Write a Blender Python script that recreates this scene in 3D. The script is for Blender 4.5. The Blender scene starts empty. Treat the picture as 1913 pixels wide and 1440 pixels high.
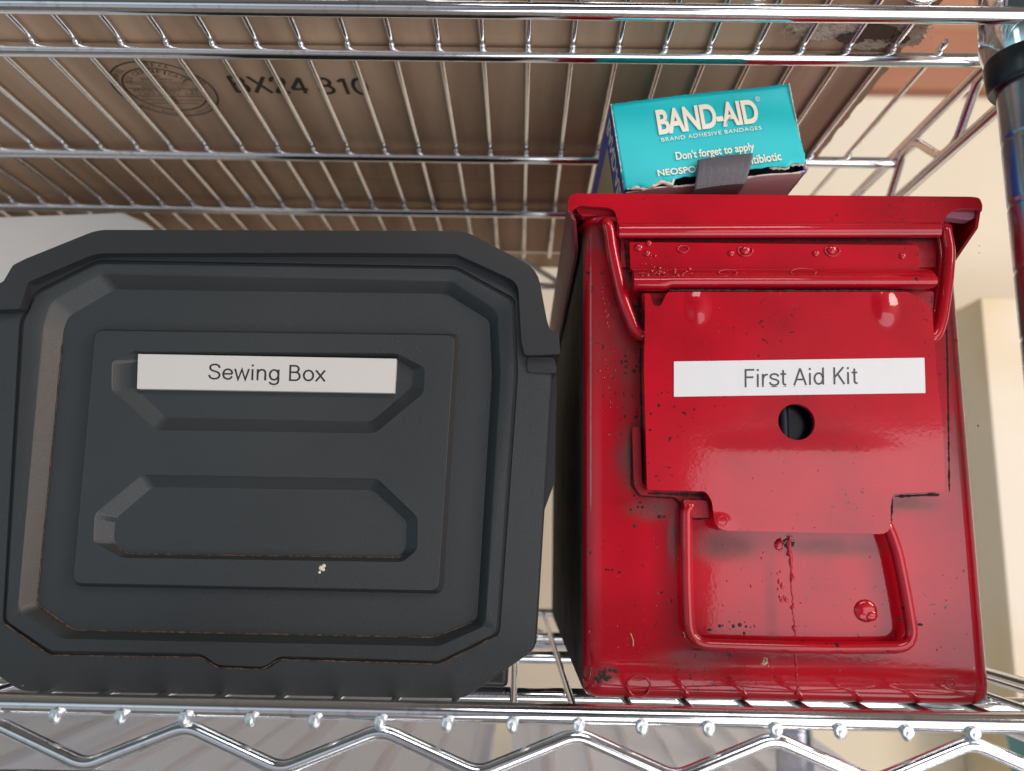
import bpy, bmesh, math, random
from mathutils import Vector, Matrix
random.seed(7)
S = bpy.context.scene
COL = S.collection
R = math.radians

# ------------------------------------------------------------------ camera
F = 1508.0                       # focal length in photo pixels (photo is 1913 x 1440)
PITCH, YAW, ROLL = R(10.4), R(0.65), R(1.03)
fwd = Vector((-math.sin(YAW)*math.cos(PITCH), math.cos(YAW)*math.cos(PITCH), math.sin(PITCH)))
rgt0 = fwd.cross(Vector((0, 0, 1))).normalized()
up0 = rgt0.cross(fwd).normalized()
up = (up0*math.cos(ROLL) - rgt0*math.sin(ROLL)).normalized()
rgt = fwd.cross(up).normalized()
cd = bpy.data.cameras.new('camera')
cam = bpy.data.objects.new('camera', cd)
COL.objects.link(cam)
cam.matrix_world = Matrix((rgt, up, -fwd)).transposed().to_4x4()
cd.sensor_width = 36.0
cd.lens = 36.0*F/1913.0
cd.clip_start, cd.clip_end = 0.01, 50
cd.dof.use_dof = True
cd.dof.focus_distance = 0.305
cd.dof.aperture_fstop = 10
S.camera = cam

# ------------------------------------------------------------------ world: a bright open garage behind the camera
W = bpy.data.worlds.new('World'); S.world = W; W.use_nodes = True
nt = W.node_tree; nt.nodes.clear()
out = nt.nodes.new('ShaderNodeOutputWorld'); bg = nt.nodes.new('ShaderNodeBackground')
tc = nt.nodes.new('ShaderNodeTexCoord'); sx = nt.nodes.new('ShaderNodeSeparateXYZ')
nt.links.new(tc.outputs['Generated'], sx.inputs[0])
def wramp(sock, stops):
    r = nt.nodes.new('ShaderNodeValToRGB'); r.color_ramp.interpolation = 'EASE'
    mr = nt.nodes.new('ShaderNodeMapRange'); mr.inputs['From Min'].default_value = -1; mr.inputs['From Max'].default_value = 1
    nt.links.new(sock, mr.inputs['Value']); nt.links.new(mr.outputs[0], r.inputs[0])
    el = r.color_ramp.elements
    while len(el) < len(stops): el.new(0.5)
    for e, (p, c) in zip(el, stops): e.position = (p+1)/2; e.color = (*c, 1)
    return r.outputs[0]
zc = wramp(sx.outputs['Z'], [(-1, (.80, .72, .66)), (-.5, (.90, .84, .84)), (-.24, (.62, .62, .70)), (-.14, (1.35, 1.35, 1.5)), (.06, (1.45, 1.45, 1.55)), (.22, (.60, .56, .60)), (.36, (.14, .13, .13)), (.62, (.30, .25, .20)), (1, (.40, .36, .32))])
xc = wramp(sx.outputs['X'], [(-1, (.50, .92, 1.0)), (-.42, (.95, 1.08, 1.12)), (-.16, (.80, .82, .86)), (.08, (.13, .12, .12)), (.19, (.45, .40, .41)), (.34, (1.25, 1.15, 1.15)), (1, (1.15, .95, .88))])
mx = nt.nodes.new('ShaderNodeMix'); mx.data_type = 'RGBA'; mx.blend_type = 'MULTIPLY'; mx.inputs[0].default_value = 1
nt.links.new(zc, mx.inputs[6]); nt.links.new(xc, mx.inputs[7]); nt.links.new(mx.outputs[2], bg.inputs[0])
bg.inputs[1].default_value = 0.42
nt.links.new(bg.outputs[0], out.inputs[0])

# ------------------------------------------------------------------ lamps (daylight from behind the camera, a warm lamp and an added low fill)
def area(name, loc, target, sx_, sy_, power, col):
    l = bpy.data.lights.new(name, 'AREA'); l.shape = 'RECTANGLE'; l.size = sx_; l.size_y = sy_
    l.energy = power; l.color = col
    o = bpy.data.objects.new(name, l); COL.objects.link(o); o.location = loc
    o.rotation_euler = (Vector(target)-Vector(loc)).to_track_quat('-Z', 'Y').to_euler()
    return o
area('doorway_light', (1.60, -2.0, -0.20), (0.1, 0.3, 0.0), 2.2, 1.15, 16, (.95, .96, 1.0))
area('upper_window_light', (0.35, -1.5, 1.45), (0.0, 0.3, 0.0), 1.0, .5, 10, (.96, .98, 1.0))
area('side_window_light', (1.5, -0.7, 0.9), (0.45, 1.0, 0.1), 0.7, 0.7, 17, (1.0, .95, .88))
area('left_window_light', (-1.7, -0.9, 0.4), (-0.1, 0.3, 0.0), 0.4, 0.8, 2, (.75, .95, 1.0))
area('underside_fill_light', (0.75, -0.75, -1.1), (0.12, 0.42, 0.2), 1.9, 1.3, 23, (.96, .98, 1.0))  # fill lamp added low in front to brighten the cardboard's underside
area('warm_lamp', (1.15, -0.35, 0.36), (0.15, 0.3, 0.05), 0.12, 0.12, 4.0, (1.0, .50, .20))
S.view_settings.view_transform = 'Standard'
S.view_settings.look = 'None'
S.view_settings.exposure = 0.0
S.view_settings.gamma = 1.0
S.view_settings.use_curve_mapping = False

# ------------------------------------------------------------------ pixel -> point on a real plane
def ray(px, py): return fwd + rgt*((px-956.5)/F) + up*((720-py)/F)
def onY(px, py, D):
    d = ray(px, py); return d*(D/d.y)
def onZ(px, py, z):
    d = ray(px, py); return d*(z/d.z)

s = 0.0206                    # spacing of the shelf's cross wires (m)
DF = 13.0*s                   # distance of the shelf's front edge
ZB = -2.86*s                  # bottom shelf: centre height of the cross wires
ZT = 10.6*s                   # top shelf: centre height of the cross wires
WR = 0.00145                  # cross wire radius
RR = 0.0032                   # rail radius
ZF = ZB + .0019                  # the surface things stand on
DC = 0.300                    # front face of the red can

# ------------------------------------------------------------------ materials
def mat(name, base=(.5, .5, .5), rough=.5, metal=0, coat=0, coat_rough=.05, spec=.5, bump=None, var=None, specks=None, ior=None):
    m = bpy.data.materials.new(name); m.use_nodes = True
    n, l = m.node_tree.nodes, m.node_tree.links
    b = n['Principled BSDF']
    b.inputs['Base Color'].default_value = (*base, 1)
    b.inputs['Roughness'].default_value = rough
    b.inputs['Metallic'].default_value = metal
    b.inputs['Coat Weight'].default_value = coat
    b.inputs['Coat Roughness'].default_value = coat_rough
    b.inputs['Specular IOR Level'].default_value = spec
    t = n.new('ShaderNodeTexCoord'); v = t.outputs['Object']
    col = None
    if var:      # (scale, colour2, lo, hi, stretch)
        mp = n.new('ShaderNodeMapping'); l.new(v, mp.inputs[0]); mp.inputs['Scale'].default_value = var[4] if len(var) > 4 else (1, 1, 1)
        no = n.new('ShaderNodeTexNoise'); no.inputs['Scale'].default_value = var[0]; no.inputs['Detail'].default_value = 6; l.new(mp.outputs[0], no.inputs['Vector'])
        mr = n.new('ShaderNodeMapRange'); mr.inputs['From Min'].default_value = var[2]; mr.inputs['From Max'].default_value = var[3]; l.new(no.outputs['Fac'], mr.inputs['Value'])
        mi = n.new('ShaderNodeMix'); mi.data_type = 'RGBA'; mi.inputs[6].default_value = (*base, 1); mi.inputs[7].default_value = (*var[1], 1); l.new(mr.outputs[0], mi.inputs[0])
        col = mi.outputs[2]
    for (sc, cc, thr, mask_sc, mlo) in (specks or []):   # voronoi specks, gathered where a coarse noise is high
        vo = n.new('ShaderNodeTexVoronoi'); vo.inputs['Scale'].default_value = sc; vo.inputs['Randomness'].default_value = 1
        nz = n.new('ShaderNodeTexNoise'); nz.inputs['Scale'].default_value = sc*1.5; l.new(v, nz.inputs['Vector'])
        ad = n.new('ShaderNodeMixRGB'); ad.inputs[0].default_value = .006; l.new(v, ad.inputs[1]); l.new(nz.outputs['Color'], ad.inputs[2]); l.new(ad.outputs[0], vo.inputs['Vector'])
        nm = n.new('ShaderNodeTexNoise'); nm.inputs['Scale'].default_value = mask_sc; nm.inputs['Detail'].default_value = 3; l.new(v, nm.inputs['Vector'])
        th = n.new('ShaderNodeMapRange'); th.inputs['From Min'].default_value = mlo; th.inputs['From Max'].default_value = mlo+.25
        th.inputs['To Min'].default_value = 0; th.inputs['To Max'].default_value = thr; l.new(nm.outputs['Fac'], th.inputs['Value'])
        lt = n.new('ShaderNodeMath'); lt.operation = 'LESS_THAN'; l.new(vo.outputs['Distance'], lt.inputs[0]); l.new(th.outputs[0], lt.inputs[1])
        mi = n.new('ShaderNodeMix'); mi.data_type = 'RGBA'; mi.inputs[6].default_value = (*base, 1); mi.inputs[7].default_value = (*cc, 1); l.new(lt.outputs[0], mi.inputs[0])
        if col: l.new(col, mi.inputs[6])
        col = mi.outputs[2]
    if col: l.new(col, b.inputs['Base Color'])
    prev = None
    for (sc, st, dist) in (bump or []):
        no = n.new('ShaderNodeTexNoise'); no.inputs['Scale'].default_value = sc; no.inputs['Detail'].default_value = 2; l.new(v, no.inputs['Vector'])
        bu = n.new('ShaderNodeBump'); bu.inputs['Strength'].default_value = st; bu.inputs['Distance'].default_value = dist
        l.new(no.outputs['Fac'], bu.inputs['Height'])
        if prev: l.new(prev, bu.inputs['Normal'])
        prev = bu.outputs[0]
    if prev:
        l.new(prev, b.inputs['Normal'])
        if coat: l.new(prev, b.inputs['Coat Normal'])
    return m

M = {}
M['chrome'] = mat('chrome', (.88, .89, .91), .11, 1, bump=[(60, .12, .0006), (900, .05, .0001)], var=(300, (.68, .68, .69), .55, .75))
M['post'] = mat('dull_chrome', (.55, .57, .62), .24, 1, bump=[(50, .2, .0008)], var=(90, (.42, .44, .49), .4, .7))
M['zinc'] = mat('zinc_weld', (.72, .76, .78), .38, 1, bump=[(1500, .5, .0003)])
M['red'] = mat('red_paint', (.43, .0010, .012), .4, 0, coat=1, coat_rough=.06, spec=.08,
               var=(22, (.31, .001, .009), .42, .68),
               specks=[(260, (.03, .008, .01), .22, 28, .44), (700, (.10, .004, .008), .30, 22, .46), (520, (.60, .30, .22), .12, 40, .50)],
               bump=[(14, .22, .0015), (240, .035, .0003), (700, .09, .00012)])
M['red_rough'] = mat('red_paint_rough', (.30, .004, .012), .55, 0, coat=.25, coat_rough=.3, spec=.2,
               specks=[(500, (.02, .01, .01), .30, 60, .42)], bump=[(300, .4, .0004), (900, .4, .0002)])
M['skirt'] = mat('mauve_paint', (.20, .030, .045), .45, spec=.3, var=(40, (.14, .02, .03), .4, .7), bump=[(300, .3, .0003)])
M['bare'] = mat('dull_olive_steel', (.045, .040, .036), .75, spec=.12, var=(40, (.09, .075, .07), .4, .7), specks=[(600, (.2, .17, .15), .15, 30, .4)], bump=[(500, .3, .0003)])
M['seam'] = mat('seam_shade_dirt', (.022, .006, .007), .8)  # near-black tone for the shade in deep gaps, with some dirt
M['grime'] = mat('grime', (.018, .010, .010), .75)
M['black'] = mat('black_plastic', (.021, .024, .026), .42, spec=.5, var=(9, (.029, .033, .035), .35, .7),
                 specks=[(330, (.30, .28, .24), .075, 14, .45)], bump=[(2300, .6, .0002), (3800, .4, .0001)])
M['black_smooth'] = mat('black_plastic_smooth', (.025, .026, .028), .33, bump=[(60, .15, .0008), (1500, .12, .0001)],
                 specks=[(260, (.25, .24, .22), .07, 14, .5)])
M['dust'] = mat('brown_dust', (.10, .062, .040), .9, var=(700, (.03, .018, .012), .42, .6), bump=[(1500, .5, .0004)])
M['rubber'] = mat('black_clip_plastic', (.012, .012, .014), .3)
M['label'] = mat('label_white', (.55, .54, .52), .42, bump=[(90, .10, .0006)])
M['label_gloss'] = mat('label_white_gloss', (.66, .67, .69), .3, bump=[(110, .35, .0006), (35, .3, .001)])
M['ink'] = mat('ink', (.02, .02, .022), .5)
M['ink_grey'] = mat('ink_grey', (.06, .06, .07), .4)
M['card'] = mat('cardboard', (.56, .385, .265), .85, spec=.2, var=(40, (.37, .245, .165), .40, .66, (1, .10, 1)),
                specks=[(420, (.25, .16, .10), .12, 30, .42)], bump=[(90, .25, .0008), (1200, .3, .0002)])  # lengthwise streaks paint in the wires' shadow stripes along with fluting
M['card_torn'] = mat('torn_cardboard', (.62, .53, .43), .95, spec=.1, var=(120, (.42, .33, .25), .35, .65), bump=[(300, 1, .002), (1200, .8, .0006)])
M['card_ink'] = mat('stamp_ink', (.030, .024, .022), .8, var=(700, (.12, .08, .06), .55, .75))
M['teal'] = mat('teal_print', (.0, .50, .55), .42, var=(30, (.0, .45, .50), .4, .7), specks=[(400, (.7, .72, .7), .09, 30, .52)], bump=[(45, .3, .0008)])
M['blue'] = mat('blue_print', (.012, .055, .42), .35, bump=[(60, .2, .0006)])
M['tan'] = mat('tan_print', (.50, .36, .18), .45)
M['cream'] = mat('cream_print', (.80, .76, .64), .5)
M['paper'] = mat('raw_paper', (.62, .56, .46), .85, bump=[(500, .6, .0006)])
M['pinkpaper'] = mat('carton_underside', (.50, .40, .42), .5, bump=[(80, .2, .0006)])
M['dark'] = mat('dark_inside', (.012, .010, .012), .7)
M['bluedark'] = mat('dark_steel', (.002, .0025, .006), .25, metal=0, spec=.3)
M['tape_dot'] = mat('tape_perforation', (.22, .21, .24), .5)
M['tape'] = mat('grey_tape', (.085, .078, .094), .55, var=(50, (.10, .09, .105), .4, .7), bump=[(800, .4, .0003)])
M['wall'] = mat('cream_wall', (.76, .69, .56), .8, var=(2.5, (.72, .63, .47), .4, .7), specks=[(9, (.55, .45, .30), .14, 3, .45)])
M['board'] = mat('cream_board', (.80, .74, .63), .7, var=(4, (.74, .62, .42), .45, .6), specks=[(16, (.50, .38, .20), .15, 5, .5)])
M['wood'] = mat('brown_batten', (.40, .16, .085), .5, var=(14, (.33, .125, .07), .4, .7, (.2, 1, 1)))
M['envelope'] = mat('pale_plastic', (.84, .82, .78), .4, var=(8, (.78, .77, .74), .4, .7))
M['teal2'] = mat('teal_plastic', (.02, .28, .30), .3)

def frosted(name, col, alpha):
    m = bpy.data.materials.new(name); m.use_nodes = True
    n, l = m.node_tree.nodes, m.node_tree.links
    b = n['Principled BSDF']; b.inputs['Base Color'].default_value = (*col, 1); b.inputs['Roughness'].default_value = .35
    tr = n.new('ShaderNodeBsdfTranslucent'); tr.inputs[0].default_value = (*col, 1)
    tp = n.new('ShaderNodeBsdfTransparent')
    a = n.new('ShaderNodeMixShader'); a.inputs[0].default_value = .5
    c = n.new('ShaderNodeMixShader'); c.inputs[0].default_value = alpha
    l.new(b.outputs[0], a.inputs[1]); l.new(tr.outputs[0], a.inputs[2])
    l.new(tp.outputs[0], c.inputs[1]); l.new(a.outputs[0], c.inputs[2])
    l.new(c.outputs[0], n['Material Output'].inputs['Surface'])
    return m
M['frost'] = frosted('frosted_plastic', (.87, .91, 1.0), .95)
M['frost_tub'] = frosted('frosted_plastic_tub', (.95, .96, 1.0), .35)
M['frost2'] = frosted('frosted_plastic_rib', (.97, .97, 1.0), 1.0)

# ------------------------------------------------------------------ mesh helpers
def obj(name, bm, material, parent=None, smooth=35, bevel=None, segs=3):
    me = bpy.data.meshes.new(name)
    bmesh.ops.recalc_face_normals(bm, faces=bm.faces)
    bm.to_mesh(me); bm.free()
    o = bpy.data.objects.new(name, me); COL.objects.link(o)
    me.materials.append(material if not isinstance(material, str) else M[material])
    if smooth:
        for p in me.polygons: p.use_smooth = True
        try: me.set_sharp_from_angle(angle=R(smooth))
        except Exception: pass
    if bevel:
        b = o.modifiers.new('bevel', 'BEVEL'); b.width = bevel; b.segments = segs; b.limit_method = 'ANGLE'; b.angle_limit = R(28)
        b.harden_normals = False
        for p in me.polygons: p.use_smooth = True
        w = o.modifiers.new('wn', 'WEIGHTED_NORMAL'); w.keep_sharp = True
    if parent is not None:
        o.parent = parent
        o.matrix_parent_inverse = Matrix.Translation(-parent_loc(parent))
    return o
def parent_loc(p):      # parts are meshes in world coordinates; only the Empties carry a location
    return Vector(p.location) if p.type == 'EMPTY' else Vector((0, 0, 0))
def thing(name, label, cat, loc, group=None):
    o = bpy.data.objects.new(name, None); COL.objects.link(o); o.location = loc; o.empty_display_size = .02
    o['label'] = label; o['category'] = cat
    if group: o['group'] = group
    return o
def tag(o, label, cat, group=None):
    o['label'] = label; o['category'] = cat
    if group: o['group'] = group
    return o

def fillet(pts, r, n=4, closed=True):
    """round the corners of a polyline; r is a number or one per corner"""
    P = [Vector(p) for p in pts]; N = len(P); res = []
    for i in range(N):
        if not closed and i in (0, N-1): res.append(P[i].copy()); continue
        a, b, c = P[i-1], P[i], P[(i+1) % N]
        ri = r[i] if isinstance(r, (list, tuple)) else r
        d1, d2 = (a-b), (c-b); l1, l2 = d1.length, d2.length
        d1.normalize(); d2.normalize()
        t = min(ri, l1*.45, l2*.45)
        p1, p2 = b+d1*t, b+d2*t
        for k in range(n+1):
            u = k/n
            res.append((p1*(1-u)+b*u)*(1-u) + (b*(1-u)+p2*u)*u)
    return res

def loft(bm, rings, cap0=False, cap1=False, closed=True):
    vs = [[bm.verts.new(p) for p in r] for r in rings]
    n = len(rings[0])
    for a, b in zip(vs[:-1], vs[1:]):
        for i in range(n if closed else n-1):
            j = (i+1) % n
            bm.faces.new((a[i], a[j], b[j], b[i]))
    if cap0: bm.faces.new(vs[0])
    if cap1: bm.faces.new(vs[-1])
    return vs

def sweep(bm, path, rad, n=12, caps=True, flat=1.0):
    """tube along a path of points; rad a number or a list"""
    P = [Vector(p) for p in path]
    rings = []
    T0 = (P[1]-P[0]).normalized()
    ref = Vector((0, 0, 1)) if abs(T0.z) < .9 else Vector((0, 1, 0))
    nrm = (ref - T0*ref.dot(T0)).normalized()
    for i, p in enumerate(P):
        if i == 0: T = (P[1]-P[0])
        elif i == len(P)-1: T = (P[-1]-P[-2])
        else: T = (P[i+1]-P[i]).normalized() + (P[i]-P[i-1]).normalized()
        T.normalize()
        nrm = (nrm - T*nrm.dot(T)).normalized()
        bn = T.cross(nrm)
        r = rad[i] if isinstance(rad, (list, tuple)) else rad
        k = 1.0
        if 0 < i < len(P)-1:
            c = max(.5, (P[i]-P[i-1]).normalized().dot(T)); k = 1/c
        rings.append([p + (nrm*math.cos(2*math.pi*j/n)*flat + bn*math.sin(2*math.pi*j/n))*r for j in range(n)])
    loft(bm, rings, caps, caps)

def ball(bm, c, r, sc=(1, 1, 1), seg=12):
    m = Matrix.Translation(Vector(c)) @ Matrix.Diagonal((r*sc[0], r*sc[1], r*sc[2], 1))
    bmesh.ops.create_uvsphere(bm, u_segments=seg, v_segments=max(6, seg//2), radius=1, matrix=m)

def box(bm, lo, hi):
    lo, hi = Vector(lo), Vector(hi)
    m = Matrix.Translation((lo+hi)/2) @ Matrix.Diagonal((*(hi-lo), 1))
    bmesh.ops.create_cube(bm, size=1, matrix=m)

def fill(bm, outer, holes=(), nrm=None):
    """planar face with holes; returns vertex loops"""
    loops = []; edges = []
    for lp in [outer, *holes]:
        vs = [bm.verts.new(p) for p in lp]; loops.append(vs)
        for i in range(len(vs)): edges.append(bm.edges.new((vs[i], vs[(i+1) % len(vs)])))
    bmesh.ops.triangle_fill(bm, edges=edges, use_beauty=True, use_dissolve=False)
    return loops

def plate3(bm, outer, vec, holes=()):
    """solid plate: planar outline (3-D points) pushed back by vec"""
    vec = Vector(vec)
    f = fill(bm, outer, holes)
    b = fill(bm, [Vector(p)+vec for p in outer], [[Vector(p)+vec for p in h] for h in holes])
    for lf, lb in zip(f, b):
        n = len(lf)
        for i in range(n):
            j = (i+1) % n
            bm.faces.new((lf[i], lf[j], lb[j], lb[i]))

def pxs(pts, D): return [onY(x, y, D) for x, y in pts]
def pxplate(name, pts, D, t, material, parent, r=.001, holes=(), bevel=.0005, n=4, segs=3, smooth=35):
    bm = bmesh.new()
    plate3(bm, fillet(pxs(pts, D), r, n), (0, t, 0), holes)
    return obj(name, bm, material, parent, smooth, bevel, segs)

def text(name, body, material, parent, p0, p1, ptop, lift, depth=.00005, bold=0.0, spacing=1.0, shear=0.0, fit_h=True):
    """lettering whose ink box runs from p0 to p1 along its foot and rises to ptop above p0"""
    cu = bpy.data.curves.new(name, 'FONT'); cu.body = body; cu.size = 1; cu.offset = bold; cu.space_character = spacing; cu.shear = shear
    cu.resolution_u = 6
    to = bpy.data.objects.new('tmp', cu); COL.objects.link(to)
    bpy.context.view_layer.update()
    me = bpy.data.meshes.new_from_object(to.evaluated_get(bpy.context.evaluated_depsgraph_get()))
    bpy.data.objects.remove(to); bpy.data.curves.remove(cu)
    xs = [v.co.x for v in me.vertices]; ys = [v.co.y for v in me.vertices]
    x0, x1, y0, y1 = min(xs), max(xs), min(ys), max(ys)
    p0, p1, ptop = Vector(p0), Vector(p1), Vector(ptop)
    U = p1-p0; V = ptop-p0
    if not fit_h: V = V.normalized()*U.length/(x1-x0)*(y1-y0)
    nrm = U.cross(V).normalized()
    for v in me.vertices:
        v.co = p0 + U*((v.co.x-x0)/(x1-x0)) + V*((v.co.y-y0)/(y1-y0)) + nrm*lift
    me.name = name
    me.materials.clear(); me.materials.append(M[material])
    o = bpy.data.objects.new(name, me); COL.objects.link(o)
    o.parent = parent; o.matrix_parent_inverse = Matrix.Translation(-parent_loc(parent))
    return o
def merge(name, obs, parent=None):
    """join several lettering meshes into one"""
    bm = bmesh.new()
    for o in obs: bm.from_mesh(o.data)
    me = bpy.data.meshes.new(name); bm.to_mesh(me); bm.free()
    me.materials.append(obs[0].data.materials[0])
    r = bpy.data.objects.new(name, me); COL.objects.link(r)
    p = obs[0].parent
    for o in obs: bpy.data.objects.remove(o)
    r.parent = p; r.matrix_parent_inverse = Matrix.Translation(-parent_loc(p))
    return r


def el(cx, cy, rx, ry, a0=0, a1=360, n=28): return [(cx+rx*math.cos(R(a0+(a1-a0)*i/n)), cy+ry*math.sin(R(a0+(a1-a0)*i/n))) for i in range(n+1)]
def cr(P, n=6):
    """smooth curve through the points"""
    Q = [P[0]]+list(P)+[P[-1]]; o = []
    for i in range(1, len(Q)-2):
        p0, p1, p2, p3 = [Vector((*q, 0)) for q in Q[i-1:i+3]]
        for k in range(n):
            u = k/n
            v = .5*((2*p1)+(p2-p0)*u+(2*p0-5*p1+4*p2-p3)*u*u+(3*p1-p0-3*p2+p3)*u**3); o.append((v.x, v.y))
    o.append(P[-1]); return o
Sp = [(.60, .74), (.53, .89), (.34, .955), (.15, .89), (.09, .74), (.17, .60), (.34, .525), (.53, .44), (.61, .29), (.54, .12), (.34, .045), (.13, .12), (.05, .29)]
GL = {
 'S': (.70, [cr(Sp)]), 'e': (.62, [[(.08, .37), (.54, .37)], cr([(.54, .37), (.50, .56), (.31, .665), (.13, .57), (.07, .36), (.13, .14), (.31, .045), (.45, .09), (.54, .22)])]),
 'w': (.80, [[(.03, .70), (.21, .03), (.40, .66), (.59, .03), (.77, .70)]]), 'i': (.27, [[(.13, 0), (.13, .70)], [(.13, .87), (.13, .99)]]),
 'n': (.64, [[(.10, 0), (.10, .70)], cr([(.10, .44), (.18, .61), (.33, .665), (.47, .60), (.51, .43), (.51, .2), (.51, 0)])]),
 'g': (.66, [el(.30, .36, .23, .31), cr([(.53, .70), (.53, .3), (.53, -.02), (.47, -.18), (.30, -.235), (.13, -.19), (.08, -.09)])]),
 'B': (.74, [[(.12, 0), (.12, 1)], [(.08, .955), (.38, .955)]+el(.38, .75, .19, .205, 90, -90, 12)+[(.12, .545)], [(.12, .545), (.41, .545)]+el(.41, .295, .22, .25, 90, -90, 12)+[(.08, .045)]]),
 'o': (.64, [el(.32, .36, .25, .315)]), 'x': (.56, [[(.04, .70), (.52, 0)], [(.52, .70), (.04, 0)]]),
 'F': (.62, [[(.12, 0), (.12, 1)], [(.08, .955), (.60, .955)], [(.12, .52), (.55, .52)]]),
 'r': (.40, [[(.10, 0), (.10, .70)], cr([(.10, .40), (.16, .56), (.25, .64), (.37, .66)])]),
 's': (.56, [cr([(x*.84, y*.712) for x, y in Sp])]),
 't': (.37, [[(.17, .90), (.17, .2)]+cr([(.17, .16), (.22, .06), (.34, .045)]), [(.02, .665), (.33, .665)]]),
 'A': (.72, [[(.03, 0), (.35, .98)], [(.35, .98), (.67, 0)], [(.14, .33), (.56, .33)]]),
 'd': (.66, [el(.30, .36, .23, .315), [(.54, 0), (.54, 1)]]),
 'K': (.70, [[(.12, 0), (.12, 1)], [(.62, 1), (.12, .40)], [(.30, .60), (.66, 0)]]),
 'X': (.74, [[(.05, 1), (.68, 0)], [(.66, 1), (.04, 0)]]),
 '2': (.66, [cr([(.07, .70), (.13, .89), (.32, .955), (.52, .88), (.54, .68), (.40, .46), (.20, .25), (.08, .055)]), [(.05, .05), (.60, .05)]]),
 '4': (.68, [[(.48, 0), (.48, .97)], [(.48, .97), (.05, .28)], [(.03, .27), (.64, .27)]]),
 '8': (.66, [el(.31, .73, .20, .22), el(.31, .275, .25, .235)]), '1': (.56, [[(.12, .76), (.36, .94)], [(.36, .98), (.36, 0)]]),
 '0': (.66, [el(.31, .5, .24, .455)]), ' ': (.30, [])}
def strokes(name, body, material, parent, p0, p1, ptop, w_=.095, lift=.00006):
    """lettering drawn with even strokes; p0-p1 is the baseline over the ink's width, ptop the cap height above p0"""
    segs = []; x = 0
    for ch in body:
        adv, st_ = GL[ch]
        for s_ in st_: segs.append([(x+a, b) for a, b in s_])
        x += adv+.035
    h = w_/2; polys = []
    for s_ in segs:
        P = [Vector((a, b, 0)) for a, b in s_]
        Q = [P[0]]
        for q_ in P[1:]:
            if (q_-Q[-1]).length > 1e-4: Q.append(q_)
        P = Q; closed = (P[0]-P[-1]).length < 1e-3
        L_, R__ = [], []
        for i in range(len(P)):
            if i == 0: a = (P[1]-P[0]).normalized() if not closed else (P[1]-P[-2]).normalized(); k = 1
            elif i == len(P)-1: a = (P[-1]-P[-2]).normalized() if not closed else (P[1]-P[-2]).normalized(); k = 1
            else:
                u, v = (P[i]-P[i-1]).normalized(), (P[i+1]-P[i]).normalized()
                a = (u+v).normalized() if (u+v).length > .01 else u; k = 1/max(.35, a.dot(u))
            n_ = Vector((-a.y, a.x, 0))*h*k
            L_.append(P[i]+n_); R__.append(P[i]-n_)
        for i in range(len(P)-1): polys.append((L_[i], L_[i+1], R__[i+1], R__[i]))
    xs = [p.x for q_ in polys for p in q_]; x0, x1 = min(xs), max(xs)
    p0, p1, ptop = Vector(p0), Vector(p1), Vector(ptop); U_ = p1-p0; V_ = ptop-p0; nn = U_.cross(V_).normalized()
    bm = bmesh.new()
    for n_, q_ in enumerate(polys):
        bm.faces.new([bm.verts.new(p0+U_*((p.x-x0)/(x1-x0))+V_*p.y+nn*(lift+(n_ % 9)*1.5e-6)) for p in q_])
    return obj(name, bm, material, parent, None)

# ================================================================== SETTING
YW = 1.05
bm = bmesh.new(); box(bm, (-2.2, YW, -1.3), (2.2, YW+.05, 1.6))
w = obj('wall', bm, 'wall', smooth=None); w['kind'] = 'structure'
bm = bmesh.new(); box(bm, (-2.2, -.9, -1.35), (2.2, YW, -1.3))
w = obj('floor', bm, mat('concrete', (.32, .30, .29), .7, var=(5, (.25, .24, .23), .4, .7)), smooth=None); w['kind'] = 'structure'

# ================================================================== SHELVING UNIT
XR_T = onZ(1837, 127, ZT).x             # right edge of the top shelf
XL = -0.62
unit = thing('wire_shelving_unit', 'chrome wire shelving unit carrying the black box and the red can', 'shelving unit', (0, DF, -1.3))
Yrails = [onZ(956, y, ZT-WR-RR).y for y in (106, 298, 400, 487)]
DB = Yrails[-1]                         # back edge
XR = XR_T
PC = Vector((onY(1942, 260, DF+.016).x, DF+.016, 0))   # post centre

def cyl_profile(bm, cx, cy, prof, n=40, cap=True):
    rings = [[Vector((cx+r*math.cos(2*math.pi*i/n), cy+r*math.sin(2*math.pi*i/n), z)) for i in range(n)] for z, r in prof]
    loft(bm, rings, cap, cap)

# posts with a ring groove every inch
def post(x, y):
    prof = []; z = -1.30
    while z < .62:
        prof += [(z, .0127), (z+.0012, .0122), (z+.0024, .0127), (z+.0030, .0127), (z+.0240, .0127), (z+.0253, .0127)]; z += .0254
    bm = bmesh.new(); cyl_profile(bm, x, y, prof)
    return obj('post', bm, 'post', unit, 60)
DBP = DB - .016
for (x, y) in ((PC.x, PC.y), (PC.x, DBP), (-.66, PC.y), (-.66, DBP)): post(x, y)

def zigzag(bm, f, a0, a1, period, zt, zb, r, phase=0.0):
    """f(a, z) -> point; vertices rounded"""
    pts = []; a = a0 + phase; hi = True
    while a <= a1+1e-6:
        pts.append(f(a, zt if hi else zb)); a += period/2; hi = not hi
    sweep(bm, fillet(pts, .0042, 5, closed=False), r, 12)

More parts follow.
